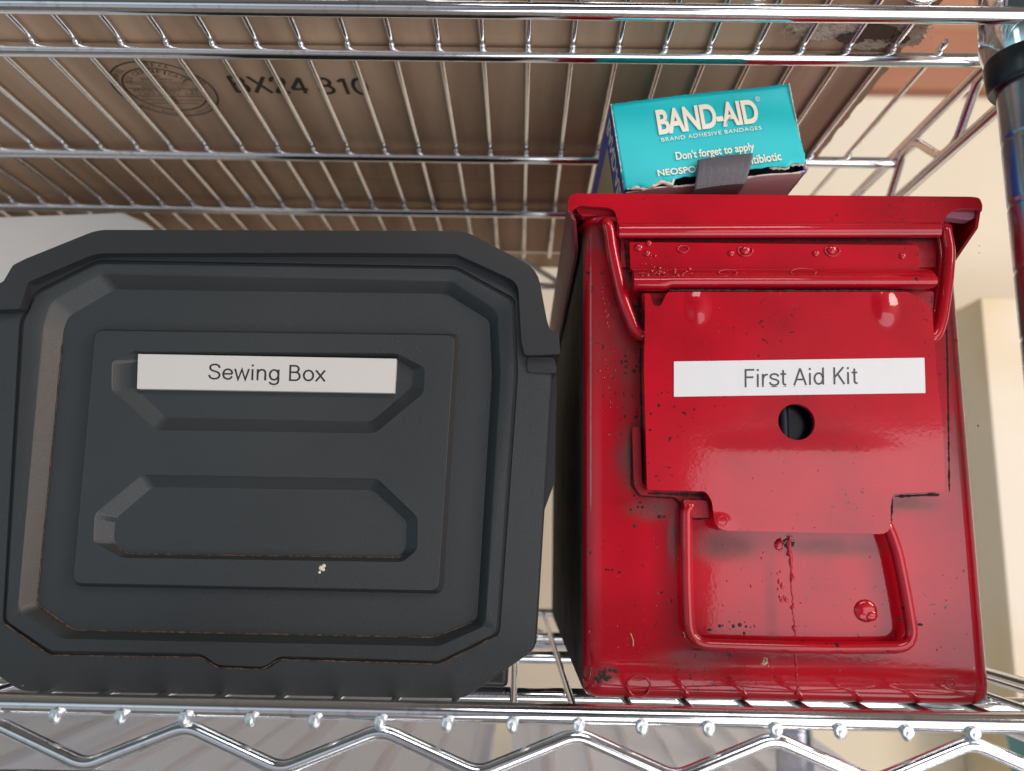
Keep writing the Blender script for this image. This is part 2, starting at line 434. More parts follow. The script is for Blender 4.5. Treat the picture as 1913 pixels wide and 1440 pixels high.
def shelf(name, zw, zfr, zlow, ks, x0k, zig0, ztop, zbot, top):
    """zw: height of cross wires; zfr: frame rail; zlow: lower truss rail; ztop/zbot: turns of the truss wire"""
    yf, yb = DF+.004, DB
    bm = bmesh.new()
    sweep(bm, [(XL, yf, zfr), (PC.x-.004, yf, zfr)], RR, 24)
    sweep(bm, [(XL, yb, zfr), (XR, yb, zfr)], RR*.95, 16)
    sh = obj(name, bm, 'chrome', unit, 60)
    for z, r in ((zw, RR*.9), (zlow, RR*.95)):
        bm = bmesh.new(); sweep(bm, [(XR, yf+.012, z), (XR, yb, z)], r, 16); obj('side_rail', bm, 'chrome', sh, 60)
    bm = bmesh.new(); sweep(bm, [(XL, yf, zlow), (PC.x-.004, yf, zlow)], RR, 24); obj('lower_rail', bm, 'chrome', sh, 60)
    bm = bmesh.new(); sweep(bm, [(XL, yb, zlow), (XR, yb, zlow)], RR*.9, 16); obj('lower_rail', bm, 'chrome', sh, 60)
    a0 = zig0
    while a0 - 3*s > XL: a0 -= 3*s
    bm = bmesh.new()
    zigzag(bm, lambda a, z: Vector((a, yf-.0012, z)), a0, XR+.02, 3*s, ztop, zbot, .0023)
    obj('truss_wire', bm, 'chrome', sh, 60)
    bm = bmesh.new(); pts = []; hi = False; y = yf+.028
    while y < yb-.01:
        z = (zw-.003) if hi else (zlow+.003)
        pts += [Vector((XR+.001, y, z)), Vector((XR+.001, y+.016, z))]
        y += .038; hi = not hi
    sweep(bm, fillet(pts, .005, 4, closed=False), .0023, 12); obj('truss_wire', bm, 'chrome', sh, 60)
    bm = bmesh.new()
    zigzag(bm, lambda a, z: Vector((a, yb, z)), XL, XR, 3*s, zw-.003, zlow+.003, .0022); obj('truss_wire', bm, 'chrome', sh, 60)
    for yy in Yrails[:-1]:
        bm = bmesh.new(); sweep(bm, [(XL, yy, zw-WR-RR+.0006), (XR, yy, zw-WR-RR+.0006)], RR, 20)
        obj('support_rod', bm, 'chrome', sh, 60)
    for k in ks:
        x = x0k + k*s
        ya = DF - .0005
        if top and k >= 9: ya = onZ(1797, 78, ZT).y
        j1 = random.uniform(-.0005, .0005); j2 = j1 + random.uniform(-.0008, .0008)
        bm = bmesh.new()
        sweep(bm, [(x+j1, ya, zw), (x+j1, ya+.0008, zw), (x+j1, ya+(.02 if top else .005), zw), (x+j2, yb+.003, zw)], [WR*.85, WR*1.1, WR, WR] if top else [.0017, .0020, WR, WR], 14)
        for yy in Yrails[:-1]: ball(bm, (x+j1, yy-RR*.8, zw-WR*.7), .0018, (.9, random.uniform(.9, 1.3), .9), 10)
        if not top: ball(bm, (x+j1, DF+.0008, zw-.0006), .0020, (random.uniform(.85, 1.05), .8, random.uniform(1.05, 1.3)), 14)
        cw = obj('cross_wire', bm, 'chrome', sh, 60)
        if not top:
            cw.data.materials.append(M['zinc'])
            for p in cw.data.polygons:
                if p.center.y < DF+.0032: p.material_index = 1
    for cx, cy in ((PC.x, PC.y), (-.66, PC.y), (PC.x, DBP), (-.66, DBP)):
        bm = bmesh.new(); cyl_profile(bm, cx, cy, [(zlow-.0098, .0150), (zlow-.0100, .0158), (zlow-.004, .0172), (zw+.004, .0160), (zw+.005, .016)])
        obj('corner_collar', bm, 'chrome', sh, 50)
        bm = bmesh.new(); cyl_profile(bm, cx, cy, [(zlow-.0215, .0130), (zlow-.022, .0150), (zlow-.0205, .0158), (zlow-.012, .0163), (zlow-.0103, .0160), (zlow-.0102, .0130)])
        obj('split_sleeve', bm, 'rubber', sh, 50)
    return sh
xk_b = onZ(956, 1353, ZB).x
xk_t = onZ(983, 300, ZT).x
zfr_b = onY(956, 1331, DF+.004).z
zlow_t = onY(956, 20, DF+.004).z
zzt = onY(1085, 1370, DF+.0028).z; zzb = onY(532, 1437, DF+.0028).z
shelf('lower_shelf', ZF-WR, zfr_b, zzb-.005, range(int((XL-xk_b)/s)+1, int((XR-xk_b)/s-.4)+1), xk_b, xk_b+s, zzt, zzb, False)
ku = range(int((XL-xk_t)/s)+1, 10)
shelf('upper_shelf', ZT, ZT+WR+RR, zlow_t, ku, xk_t, onY(1575, 2, DF).x, ZT-.004, zlow_t+.0052, True)

# ================================================================== CARDBOARD CARTON on the upper shelf
ZC = ZT + WR + .0004
def flat(px, py, dz=0.0): return onZ(px, py, ZC+dz)
CXR = onZ(1590, 215, ZC).x; CY0 = onZ(1700, 0, ZC).y - .004; CY1 = onZ(600, 335, ZC).y
carton = thing('cardboard_carton', 'large brown corrugated carton with a printed round stamp, lying on the upper wire shelf', 'carton', (0, CY0, ZC))
CYB = DB + .035
bm = bmesh.new()
e = []
n = 46
for i in range(n+1):                       # slightly uneven right-hand edge
    y = CY0 + (CY1-CY0)*i/n
    e.append(Vector((CXR + random.uniform(-.0007, .0007), y, ZC)))
o_ = [Vector((-.72, CY0, ZC))] + e + [Vector((-.72, CY1, ZC))]
plate3(bm, o_, (0, 0, .0032))
obj('outer_flap', bm, 'card', carton)
bm = bmesh.new()
e = [Vector((CXR + random.uniform(-.0007, .0007), CY1+.0007 + (CYB-CY1)*i/20, ZC)) for i in range(21)]
plate3(bm, [Vector((-.72, CY1+.0007, ZC))] + e + [Vector((-.72, CYB, ZC))], (0, 0, .0032))
obj('outer_flap', bm, 'card', carton)['label'] = 'darker rear flap of the carton bottom'
bm = bmesh.new()
box(bm, (-.72, CY0+.001, ZC+.0034), (CXR-.0008, CY0+.004, ZC+.16)); box(bm, (-.72, CYB-.003, ZC+.0034), (CXR-.0008, CYB, ZC+.16))
box(bm, (CXR-.0035, CY0+.0045, ZC+.0034), (CXR-.0008, CYB-.0035, ZC+.16)); box(bm, (-.72, CY0+.0045, ZC+.16), (CXR-.0008, CYB-.0035, ZC+.163))
obj('wall_panel', bm, 'card', carton)
# torn corner: layers of ripped liner hanging down
def ragged(cx, cy, rx, ry, n, amp, z):
    c = onZ(cx, cy, z); a = onZ(cx+rx, cy, z)-c; b = onZ(cx, cy+ry, z)-c
    return [c + a*math.cos(2*math.pi*i/n)*(1+random.uniform(-amp, amp)) + b*math.sin(2*math.pi*i/n)*(1+random.uniform(-amp, amp)) for i in range(n)]
bm = bmesh.new()
for (cx, cy, rx, ry, z) in ((1545, 52, 70, 24, ZC-.0012), (1500, 36, 40, 16, ZC-.0017), (1690, 60, 40, 30, ZC-.0011), (1620, 84, 34, 10, ZC-.0016), (1720, 30, 30, 22, ZC-.0019)):
    plate3(bm, ragged(cx, cy, rx, ry, 60, .14, z), (0, 0, .0010))
for i in range(150):                      # loose paper fibres round the tear
    a = random.uniform(0, 6.28)
    p = onZ(1600+150*math.cos(a)*random.uniform(.8, 1.02), 58+34*math.sin(a)*random.uniform(.8, 1.05), ZC-.0014)
    q = p + Vector((random.uniform(-.002, .002), random.uniform(-.002, .002), random.uniform(-.0012, 0)))
    sweep(bm, [p, (p+q)/2+Vector((0, 0, -.0003)), q], .00008, 4)
obj('torn_liner', bm, 'card_torn', carton)['label'] = 'ripped, furry paper liner near the carton corner'
bm = bmesh.new()
for (cx, cy, rx, ry) in ((1640, 62, 36, 14), (1590, 74, 24, 9), (1680, 74, 18, 10)):
    plate3(bm, ragged(cx, cy, rx, ry, 40, .2, ZC-.0026), (0, 0, .0005))
obj('exposed_fluting', bm, mat('fluting', (.10, .06, .045), .95, bump=[(400, .6, .001)]), carton)
# printing
zp = ZC - .00012
st = []
def ctext(body, c, w_, h_, ang=0.0, bold=.0, sp=1.0):
    """text on the carton's underside; c centre, reading along +X, up towards -Y, turned by ang"""
    ux = Vector((math.cos(ang), -math.sin(ang), 0)); vy = Vector((-math.sin(ang), -math.cos(ang), 0))
    p0 = c - ux*w_/2 - vy*h_/2
    return text('printed_stamp', body, 'card_ink', carton, p0, p0+ux*w_, p0+vy*h_, .00012, bold=bold, spacing=sp)
bl, br_, tl = onZ(441, 173, ZC), onZ(693, 177, ZC), onZ(452, 143, ZC)
hh = (onZ(560, 146, ZC).y - onZ(560, 176, ZC).y)
c = Vector(((bl.x+br_.x)/2, (bl.y+br_.y)/2 - abs(hh)/2, ZC))
strokes('printed_code', 'BX24 810', 'card_ink', carton, Vector((bl.x, bl.y, ZC)), Vector((br_.x, br_.y, ZC)), Vector((bl.x, bl.y-abs(hh), ZC)), .15, .00012)
L_, R_ = onZ(193, 146, ZC), onZ(410, 178, ZC)
yb_ = onZ(345, 217, ZC).y
rad = (R_.x-L_.x)/2 * .985
cc = Vector(((L_.x+R_.x)/2, yb_-rad, ZC))
bm = bmesh.new()
for r_, wd in ((rad, .0009), (rad*.78, .0009)):
    for i in range(72):
        a, b = 2*math.pi*i/72, 2*math.pi*(i+1)/72
        q = [cc+Vector((math.cos(t)*rr_, math.sin(t)*rr_, -.00012)) for t, rr_ in ((a, r_), (b, r_), (b, r_-wd), (a, r_-wd))]
        bm.faces.new([bm.verts.new(p) for p in q])
for dy, wl in ((-.06, .70), (.22, .72), (.36, .60), (.48, .5)):
    x0_, x1_ = cc.x-rad*wl, cc.x+rad*wl; y_ = cc.y+rad*dy
    bm.faces.new([bm.verts.new(p) for p in ((x0_, y_, zp), (x1_, y_, zp), (x1_, y_+.0005, zp), (x0_, y_+.0005, zp))])
obj('stamp_ring', bm, 'card_ink', carton, None)
lines = [('THIS', -.50, .22, .075), ('SINGLE WALL', -.39, .62, .085), ('BOX MEETS ALL CONSTRUCTION', -.28, 1.05, .055), ('REQUIREMENTS OF APPLICABLE', -.20, 1.1, .055), ('FREIGHT CLASSIFICATION', -.12, .8, .055),
         ('EDGE CRUSH    32', .02, 1.25, .085), ('TEST (ECT)   LBS', .15, 1.2, .085), ('75', .30, .18, .10), ('SIZE', .29, .16, .04), ('65', .42, .16, .10), ('LBS', .42, .0, .0)]
for body, dy, wd, h_ in lines:
    if wd == 0: continue
    cx = cc.x - (rad*.5 if body == 'SIZE' else 0)
    st.append(ctext(body, Vector((cx, cc.y+rad*dy, ZC)), rad*wd, rad*h_))
def arc(body, r_, a0, a1, ht, wd_, flip=False):
    n_ = len(body)
    for i, ch in enumerate(body):
        if ch == ' ': continue
        th = a0 + (a1-a0)*(i/(n_-1))         # measured from 'up' (towards -Y), clockwise as read
        p = cc + Vector((math.sin(th)*r_, -math.cos(th)*r_, 0))
        st.append(ctext(ch, p, wd_ * (.35 if ch in 'I.,' else 1), ht, (-th if not flip else -th+math.pi) ))
arc('DANHIL     REXA     NO', rad*.885, R(-72), R(72), rad*.13, rad*.09)
arc('BOX CERTIFICATE', rad*.66, R(-66), R(58), rad*.12, rad*.08)
arc('OCIXEM ,ZERAUJ .DC', rad*.885, R(130), R(230), rad*.07, rad*.05, True)
merge('stamp_lettering', st)

# ================================================================== BACKGROUND on the right
bm = bmesh.new()
pA = onY(1400, 20, YW-.02); pB = onY(1900, 168, YW-.02)
box(bm, (-2.0, YW-.02, pB.z), (2.1, YW-.0005, pB.z+.09))
tag(obj('wooden_batten', bm, 'wood', bevel=.002), 'reddish brown wooden board fixed along the cream wall, top right', 'wooden board')
bm = bmesh.new()
zz1 = onY(1690, 42, YW-.021).z
box(bm, (-2.0, YW-.012, pB.z+.0905), (2.1, YW-.0005, pB.z+.55))
tag(obj('wall_panel', bm, mat('brown_panel', (.46, .22, .13), .6, var=(6, (.40, .18, .10), .4, .7)), bevel=.002), 'salmon brown panel on the wall above the brown wooden board', 'wall panel')
bm = bmesh.new()
a = onY(1832, 556, .93); b = onY(1806, 556, YW)
box(bm, (a.x, .93, -1.3), (a.x+.26, YW-.0005, a.z))
tag(obj('wall_board', bm, 'board', bevel=.002), 'upright cream board standing out from the wall behind the chrome post', 'board')

# totes under the lower shelf
def tote(name, x0, x1, y0, y1, ztop, label, nr):
    t = thing(name, label, 'storage tote', ((x0+x1)/2, (y0+y1)/2, ztop-.22), 'frosted storage totes under the lower shelf')
    bm = bmesh.new()
    def rr(x0, x1, y0, y1, z, r=.02): return fillet([Vector((x0, y0, z)), Vector((x1, y0, z)), Vector((x1, y1, z)), Vector((x0, y1, z))], r, 4)
    loft(bm, [rr(x0+.02, x1-.02, y0+.02, y1-.02, ztop-.22), rr(x0+.004, x1-.004, y0+.004, y1-.004, ztop-.02)], True, False)
    obj('tub', bm, 'frost_tub', t, 40)
    bm = bmesh.new()
    loft(bm, [rr(x0, x1, y0, y1, ztop-.018), rr(x0, x1, y0, y1, ztop), rr(x0+.012, x1-.012, y0+.012, y1-.012, ztop), rr(x0+.016, x1-.016, y0+.016, y1-.016, ztop-.006)], False, True)
    obj('lid', bm, 'frost', t, 40)
    for i in range(nr):
        x = x0 + (x1-x0)*(i+.7)/nr
        bm = bmesh.new(); sweep(bm, [(x, y0+.03, ztop-.004), (x+.01, y1-.03, ztop-.004)], (.0055, .0025, .0040, .0020, .0060, .0030)[i % 6], 10)
        obj('lid_rib', bm, 'frost2', t, 40)
    return t
ZTOTE = -.158
xr = onZ(1612, 1440, ZTOTE).x
tote('storage_tote', xr-.245, xr, .34, .86, ZTOTE, 'frosted translucent tote under the shelf, below the red can', 8)
tote('storage_tote', xr-.60, xr-.262, .36, .84, ZTOTE-.012, 'frosted ribbed tote under the shelf, below the black box', 9)
tote('storage_tote', xr-.98, xr-.625, .38, .84, ZTOTE-.02, 'frosted translucent tote at the far left under the shelf', 5)
p = onY(2078, 1446, .52)
bm = bmesh.new()
loft(bm, [fillet([Vector((p.x-.02+d, .50, z)), Vector((p.x+.08-d, .50, z)), Vector((p.x+.08-d, .60, z)), Vector((p.x-.02+d, .60, z))], .01, 4) for z, d in ((p.z-.25, .01), (p.z+.0, .001), (p.z+.004, 0), (p.z+.010, 0), (p.z+.010, .006))], True, True)
tag(obj('plastic_tub', bm, 'teal2', bevel=None), 'teal plastic tub low in the right corner beside the totes', 'tub')

# pale plastic container behind the black box
bm = bmesh.new()
DP = .47
base_z = ZF
pts = pxs([(-190, 412), (232, 397), (240, 402), (266, 412), (296, 436), (330, 520), (345, 620)], DP)
lo = [Vector((pts[-1].x, DP, base_z)), Vector((pts[0].x, DP, base_z))]
plate3(bm, pts+lo, (0, .10, 0))
tag(obj('pale_bin', bm, 'envelope', bevel=.003), 'off-white plastic bin standing behind the black box at the left', 'bin')

# ================================================================== BLACK SEWING BOX
DS = .301
sb = thing('storage_box', 'black moulded plastic box with a folding handle and a white name strip', 'storage box', (onY(500, 1300, DS).x, DS+.1, ZF))
def px_ring(pts, D, r, n=4):
    return fillet(pxs(pts, D), r, n)
# eight-cornered outlines, listed clockwise from the upper left
O = [(-22, 560), (50, 505), (182, 446), (868, 446), (1004, 512), (1034, 680), (1002, 1212), (866, 1306), (524, 1300), (496, 1299.6), (404, 1298), (376, 1297.5), (36, 1292), (-60, 1226)]
G = [(36, 600), (62, 546), (180, 486), (852, 498), (962, 558), (968, 700), (934, 1184), (822, 1240), (526, 1231), (497, 1251), (404, 1248), (374, 1226), (92, 1222), (4, 1162)]
G2 = [(46, 602), (70, 552), (184, 494), (850, 505), (955, 563), (960, 700), (927, 1180), (820, 1233), (523, 1224), (495, 1244), (406, 1241), (377, 1219), (96, 1214), (13, 1158)]
B1 = [(84, 606), (98, 566), (192, 514), (842, 527), (928, 583), (934, 700), (904, 1166), (818, 1204), (524, 1198), (496, 1197.6), (404, 1195.7), (376, 1195.2), (118, 1190), (38, 1140)]
B2 = [(106, 612), (116, 586), (204, 535), (832, 543), (914, 594), (918, 700), (890, 1160), (808, 1192), (524, 1186.2), (496, 1185.6), (404, 1183.7), (376, 1183.2), (126, 1178), (56, 1132)]
z0 = DS
bm = bmesh.new()
def sh_(pts, d):   # outline shrunk a bit round its centre
    cx = sum(p[0] for p in pts)/len(pts); cy = sum(p[1] for p in pts)/len(pts)
    return [(cx+(x-cx)*d, cy+(y-cy)*d) for x, y in pts]
rO, rI = .0035, .0022
def ring(pts, dz, r): return [p+Vector((0, dz, 0)) for p in px_ring(pts, z0, r)]
rings = [ring(sh_(O, .97), .060, rO), ring(sh_(O, .985), .012, rO), ring(O, .0095, rO), ring(O, .0018, rO), ring(sh_(O, .9965), .0005, rO), ring(sh_(O, .992), 0, rO),
         ring(G, .0, rI), ring(G, .0016, rI), ring(G2, .0016, rI), ring(G2, -.0004, rI), ring(sh_(B1, 1.008), -.0004, rI), ring(B1, .0002, rI), ring(B2, .0046, rI)]
vs = loft(bm, rings, True, False)
bmesh.ops.remove_doubles(bm, verts=bm.verts, dist=1e-6)
lid = obj('lid', bm, 'black', sb, 40)
# recessed floor
zfl = .0046
bm = bmesh.new()
fl = [p+Vector((0, zfl, 0)) for p in px_ring(B2, z0, rI)]
plate3(bm, fl, (0, .002, 0))
obj('recessed_panel', bm, 'black', sb, 40)
# raised panel with two recesses
A0 = [(171, 610), (857, 619), (826, 1110), (127, 1096)]
A1 = [(177, 618), (849, 627), (818, 1102), (135, 1088)]
U0 = [(246, 656), (208, 676), (207, 727), (290, 802), (700, 808), (792, 732), (793, 687), (740, 660)]
U1 = [(264, 661), (243, 672), (240, 716), (302, 776), (690, 784), (768, 718), (770, 690), (738, 665)]
V0 = [(265, 885), (176, 958), (173, 1012), (226, 1041), (752, 1049), (779, 1026), (780, 965), (705, 893)]
V1 = [(276, 908), (206, 968), (203, 1011), (232, 1033), (742, 1040), (755, 1026), (757, 972), (694, 914)]
zt_ = zfl - .0042
bm = bmesh.new()
outer_b = [p+Vector((0, zfl+.0002, 0)) for p in px_ring(A0, z0, .003)]
outer_m = [p+Vector((0, zt_+.0006, 0)) for p in px_ring(sh_(A1, 1.006), z0, .003)]
outer_t = [p+Vector((0, zt_, 0)) for p in px_ring(A1, z0, .003)]
def hole(a, b, dd):
    ra = [p+Vector((0, zt_, 0)) for p in px_ring(a, z0, .0018)]
    rb = [p+Vector((0, zt_+dd*.12, 0)) for p in px_ring([(x*.93+u*.07, y*.93+v*.07) for (x, y), (u, v) in zip(a, b)], z0, .0018)]
    rc = [p+Vector((0, zt_+dd, 0)) for p in px_ring(b, z0, .0018)]
    return ra, rb, rc
h1, h2 = hole(U0, U1, .0034), hole(V0, V1, .0034)
fill(bm, outer_t, [h1[0], h2[0]])
loft(bm, [outer_b, outer_m, outer_t])
for h in (h1, h2): loft(bm, list(h), False, True)
bmesh.ops.remove_doubles(bm, verts=bm.verts, dist=1e-6)
rp = obj('raised_panel', bm, 'black', sb, 40, bevel=.0002, segs=2)
# brown dust lying along the lower ledges
def dust(pts, D, w_, name='dust_line'):
    bm = bmesh.new(); P = [p+Vector((0, D-DS, 0)) for p in fillet(pxs(pts, DS), .002, 3, closed=False)]
    Q = []
    for a, b in zip(P[:-1], P[1:]):
        m_ = max(1, int((b-a).length/.0012))
        for k in range(m_): Q.append(a+(b-a)*k/m_)
    Q.append(P[-1])
    sweep(bm, [q+Vector((0, 0, random.uniform(-.00008, .00008))) for q in Q], [w_*random.uniform(.35, 1.1) for _ in Q], 6)
    return obj(name, bm, 'dust', sb, 60)
dust([(54, 1128), (126, 1179), (808, 1193), (886, 1162)], DS+zfl-.0002, .0005)
dust([(10, 1166), (92, 1223), (378, 1227), (406, 1247), (492, 1250), (518, 1231), (822, 1240), (930, 1186)], DS+.0001, .00042)
dust([(210, 1020), (230, 1035), (744, 1041), (760, 1032)], DS+zt_+.0030, .0005)
dust([(105, 640), (56, 1128)], DS+zfl-.0003, .00022)
# white speck
bm = bmesh.new()
for dx, dy, r_ in ((0, 0, .0009), (5, -4, .0007), (-3, 8, .0005), (4, 3, .0006)): 
    q = onY(600+dx, 1060+dy, DS+zt_); ball(bm, q, r_, (1, .25, 1), 8)
obj('paint_fleck', bm, 'paper', sb, 60)
# tub behind the lid
bm = bmesh.new()
xa, xb = onY(-30, 1200, DS).x, onY(985, 1200, DS).x
zt2 = onY(500, 470, DS).z
def tubring(y, d, zb_, r=.02): return fillet([Vector((xa+d, y, zb_)), Vector((xb-d, y, zb_)), Vector((xb-d, y, zt2-d)), Vector((xa+d, y, zt2-d))], r, 5)
loft(bm, [tubring(DS+.050, .004, ZF+.006), tubring(DS+.27, .014, ZF+.006), tubring(DS+.275, .02, ZF+.012)], True, True)
obj('tub', bm, 'black_smooth', sb, 40)
for x0_, x1_ in ((xa+.004, xa+.05), (onY(872, 1300, DS+.012).x-.004, onY(948, 1300, DS+.012).x)):
    bm = bmesh.new(); box(bm, (x0_, DS+.018, ZF), (x1_, DS+.10, onY(500, 1215, DS).z))
    obj('foot', bm, 'black_smooth', sb, bevel=.002)
# folding handle
H = [(-60, 580), (-30, 540), (6, 527), (24, 496), (48, 484), (182, 430), (868, 432), (1004, 503), (1022, 600), (1028, 618), (1043, 622), (1047, 662), (980, 664), (974, 640), (968, 528), (852, 475), (640, 473), (178, 474), (52, 528), (36, 578), (-60, 580)]
H = H[:-1]
rr_ = [.001]*len(H)
for i in (5, 6, 7, 13, 14, 16, 17): rr_[i] = .004
rr_[7] = .006
bm = bmesh.new()
plate3(bm, fillet(pxs(H, DS-.0045), rr_, 4), (0, .0125, 0))
obj('handle', bm, 'black_smooth', sb, bevel=.0009)
pxplate('handle_pivot', [(985, 668), (1034, 668), (1040, 690), (1038, 698), (985, 695)], DS-.001, .012, 'black_smooth', sb, .001)
pxplate('side_latch', [(1018, 700), (1040, 700), (1036, 900), (1014, 960)], DS+.010, .05, 'black_smooth', sb, .001)
pxplate('name_strip', [(258, 662), (741, 671), (737, 733), (256, 725)], DS+zt_+.0034-.0022, .0022, 'label', sb, .0002, bevel=.00008)
DL = DS+zt_+.0034-.0022
strokes('lettering', 'Sewing Box', 'ink', sb, onY(388.5, 709.5, DL), onY(608.5, 713.5, DL), onY(390, 680, DL), .105)

# ================================================================== RED CAN
can = thing('ammunition_can', 'glossy red painted steel can with wire latch, used as a kit box', 'metal can', (onY(1475, 1300, DC).x, DC+.14, ZF))
XA, XB = onY(1088, 900, DC).x, onY(1830, 900, DC).x
XA = onY(1088, 1200, DC).x; XB = (onY(1786, 500, DC).x+onY(1866, 1290, DC).x)/2
LEN = .275
zl = onY(1450, 400, DC).z
def crng(z, d, r): return [Vector(p) for p in fillet([Vector((XA+d, DC+d, z)), Vector((XB-d, DC+d, z)), Vector((XB-d, DC+LEN-d, z)), Vector((XA+d, DC+LEN-d, z))], r, 8)]
bm = bmesh.new()
loft(bm, [crng(ZF+.0002, .0045, .004), crng(ZF+.0010, .0020, .006), crng(ZF+.0030, .0005, .007), crng(ZF+.006, 0, .0075), crng(ZF+.09, 0, .0075), crng(zl, 0, .0075)], True, True)
body = obj('body', bm, 'red', can, 50)
def smoky_and_shaded(name, blobs):
    """copy of the red paint with matt overspray stains, and shade of lid and tongue painted in, at fixed places"""
    m = M['red'].copy(); m.name = name; n, l = m.node_tree.nodes, m.node_tree.links
    b = n['Principled BSDF']; tcn = [q for q in n if q.type == 'TEX_COORD'][0]
    acc = None
    for (px_, py_, rx_, rz_, st_) in blobs:
        c_ = onY(px_, py_, DC); mp = n.new('ShaderNodeMapping'); mp.vector_type = 'POINT'
        mp.inputs['Scale'].default_value = (1/rx_, 0, 1/rz_); mp.inputs['Location'].default_value = (-c_.x/rx_, 0, -c_.z/rz_)
        l.new(tcn.outputs['Object'], mp.inputs[0])
        ln = n.new('ShaderNodeVectorMath'); ln.operation = 'LENGTH'; l.new(mp.outputs[0], ln.inputs[0])
        mr = n.new('ShaderNodeMapRange'); mr.interpolation_type = 'SMOOTHERSTEP'; mr.inputs['From Min'].default_value = 1.0; mr.inputs['From Max'].default_value = .1
        mr.inputs['To Max'].default_value = st_; l.new(ln.outputs['Value'], mr.inputs['Value'])
        if acc is None: acc = mr.outputs[0]
        else:
            mx_ = n.new('ShaderNodeMath'); mx_.operation = 'MAXIMUM'; l.new(acc, mx_.inputs[0]); l.new(mr.outputs[0], mx_.inputs[1]); acc = mx_.outputs[0]
    no = n.new('ShaderNodeTexNoise'); no.inputs['Scale'].default_value = 160; no.inputs['Detail'].default_value = 8; l.new(tcn.outputs['Object'], no.inputs['Vector'])
    mr = n.new('ShaderNodeMapRange'); mr.inputs['From Min'].default_value = .25; mr.inputs['From Max'].default_value = .6; mr.inputs['To Min'].default_value = .45; l.new(no.outputs['Fac'], mr.inputs['Value'])
    mu = n.new('ShaderNodeMath'); mu.operation = 'MULTIPLY'; l.new(acc, mu.inputs[0]); l.new(mr.outputs[0], mu.inputs[1])
    src = b.inputs['Base Color'].links[0].from_socket
    mi = n.new('ShaderNodeMix'); mi.data_type = 'RGBA'; l.new(mu.outputs[0], mi.inputs[0]); l.new(src, mi.inputs[6]); mi.inputs[7].default_value = (.10, .028, .024, 1); l.new(mi.outputs[2], b.inputs['Base Color'])
    sb_ = n.new('ShaderNodeMath'); sb_.operation = 'MULTIPLY_ADD'; sb_.inputs[1].default_value = .30; sb_.inputs[2].default_value = .06; l.new(mu.outputs[0], sb_.inputs[0]); l.new(sb_.outputs[0], b.inputs['Coat Roughness'])
    return m
body.data.materials[0] = smoky_and_shaded('red_paint_smoke_shade', [(1185, 850, .012, .022, .9), (1175, 700, .008, .03, .6), (1220, 950, .016, .007, .9), (1350, 1020, .020, .009, .8), (1560, 1022, .030, .006, .6), (1180, 500, .012, .015, .7), (1290, 1235, .022, .007, .55), (1258, 1000, .004, .02, .8), (1700, 940, .018, .004, .8), (1120, 560, .006, .05, .35), (1440, 1120, .004, .03, .4), (1128, 1258, .008, .006, .7), (1800, 640, .013, .045, .75), (1806, 840, .011, .03, .6), (1150, 640, .018, .035, .55), (1120, 440, .02, .012, .8), (1460, 450, .09, .006, .7)])  # blobs below lid and tongue paint in their shade; others are overspray
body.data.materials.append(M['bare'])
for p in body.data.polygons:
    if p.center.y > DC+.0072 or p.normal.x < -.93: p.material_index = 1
# lid
DLp = DC-.0065
zt1 = onY(1450, 365, DLp).z
XLa, XLb = onY(1061, 380, DLp).x, onY(1836, 380, DLp).x
bm = bmesh.new()
def lr(z, d, r=.004): return [Vector(p) for p in fillet([Vector((XLa+d, DLp+.0004+d, z)), Vector((XLb-d, DLp+.0004+d, z)), Vector((XLb-d, DC+LEN+.006-d, z)), Vector((XLa+d, DC+LEN+.006-d, z))], r, 5)]
loft(bm, [lr(zt1-.0045, .001), lr(zt1-.0022, .0002), lr(zt1-.0008, .0004), lr(zt1, .0014)], True, True)
lidr = obj('lid', bm, 'red', can, 50)
lipo = [(1061, 392), (1061, 374), (1069, 363), (1080, 362), (1815, 368), (1830, 370), (1836, 384), (1834, 398), (1826, 392), (1792, 390), (1771, 400), (1763, 415), (1758, 442), (1152, 442), (1154, 412), (1148, 394), (1136, 388), (1082, 384), (1072, 390), (1066, 400)]
pxplate('front_lip', lipo, DLp, .0016, 'red', can, .0012, bevel=.0006)
bm = bmesh.new()
a, b = onY(1156, 432, DLp+.0006), onY(1755, 430, DLp+.0006)
sweep(bm, [a+(b-a)*i/30 for i in range(31)], .0030, 14, flat=1.0)
for v in bm.verts: v.co.y = DLp+.0006+(v.co.y-DLp-.0006)*.62
obj('lip_bead', bm, 'red', can, 60)
# side skirts
for sgn, X0 in ((1, XLa), (-1, XLb)):
    bm = bmesh.new()
    rs = []
    N = 40
    prof = [(0, 0), (.0002, .004), (.0016, .009), (.0030, .0135), (.0042, .0150)]
    for side in (0, 1):
        pass
    for i in range(N+1):
        y = DLp + .0020 + (LEN+.008)*i/N
        hcut = min(1.0, .50 + i*.5/2.2)
        r_ = [Vector((X0+sgn*(dx*hcut), y, zt1-.003-dz*hcut*(1.25 if sgn < 0 else 1))) for dx, dz in prof]
        r_ += [p+Vector((sgn*.0012, 0, 0)) for p in reversed(r_)]
        rs.append(r_)
    loft(bm, rs, True, True)
    obj('side_skirt', bm, 'skirt' if sgn > 0 else 'red', can, 50)
# inner corner fillers of the lid seen through the notches
pxplate('corner_tab', [(1074, 384), (1142, 388), (1150, 398), (1140, 402), (1088, 405), (1078, 396)], DC-.003, .004, 'red_rough', can, .001, bevel=.0004)
pxplate('corner_tab', [(1764, 391), (1832, 391), (1828, 404), (1812, 412), (1760, 406)], DC-.003, .004, mat('worn_mauve', (.38, .14, .20), .45, specks=[(500, (.06, .03, .04), .25, 80, .4)]), can, .001, bevel=.0004)['label'] = 'worn mauve corner of the lid rim'
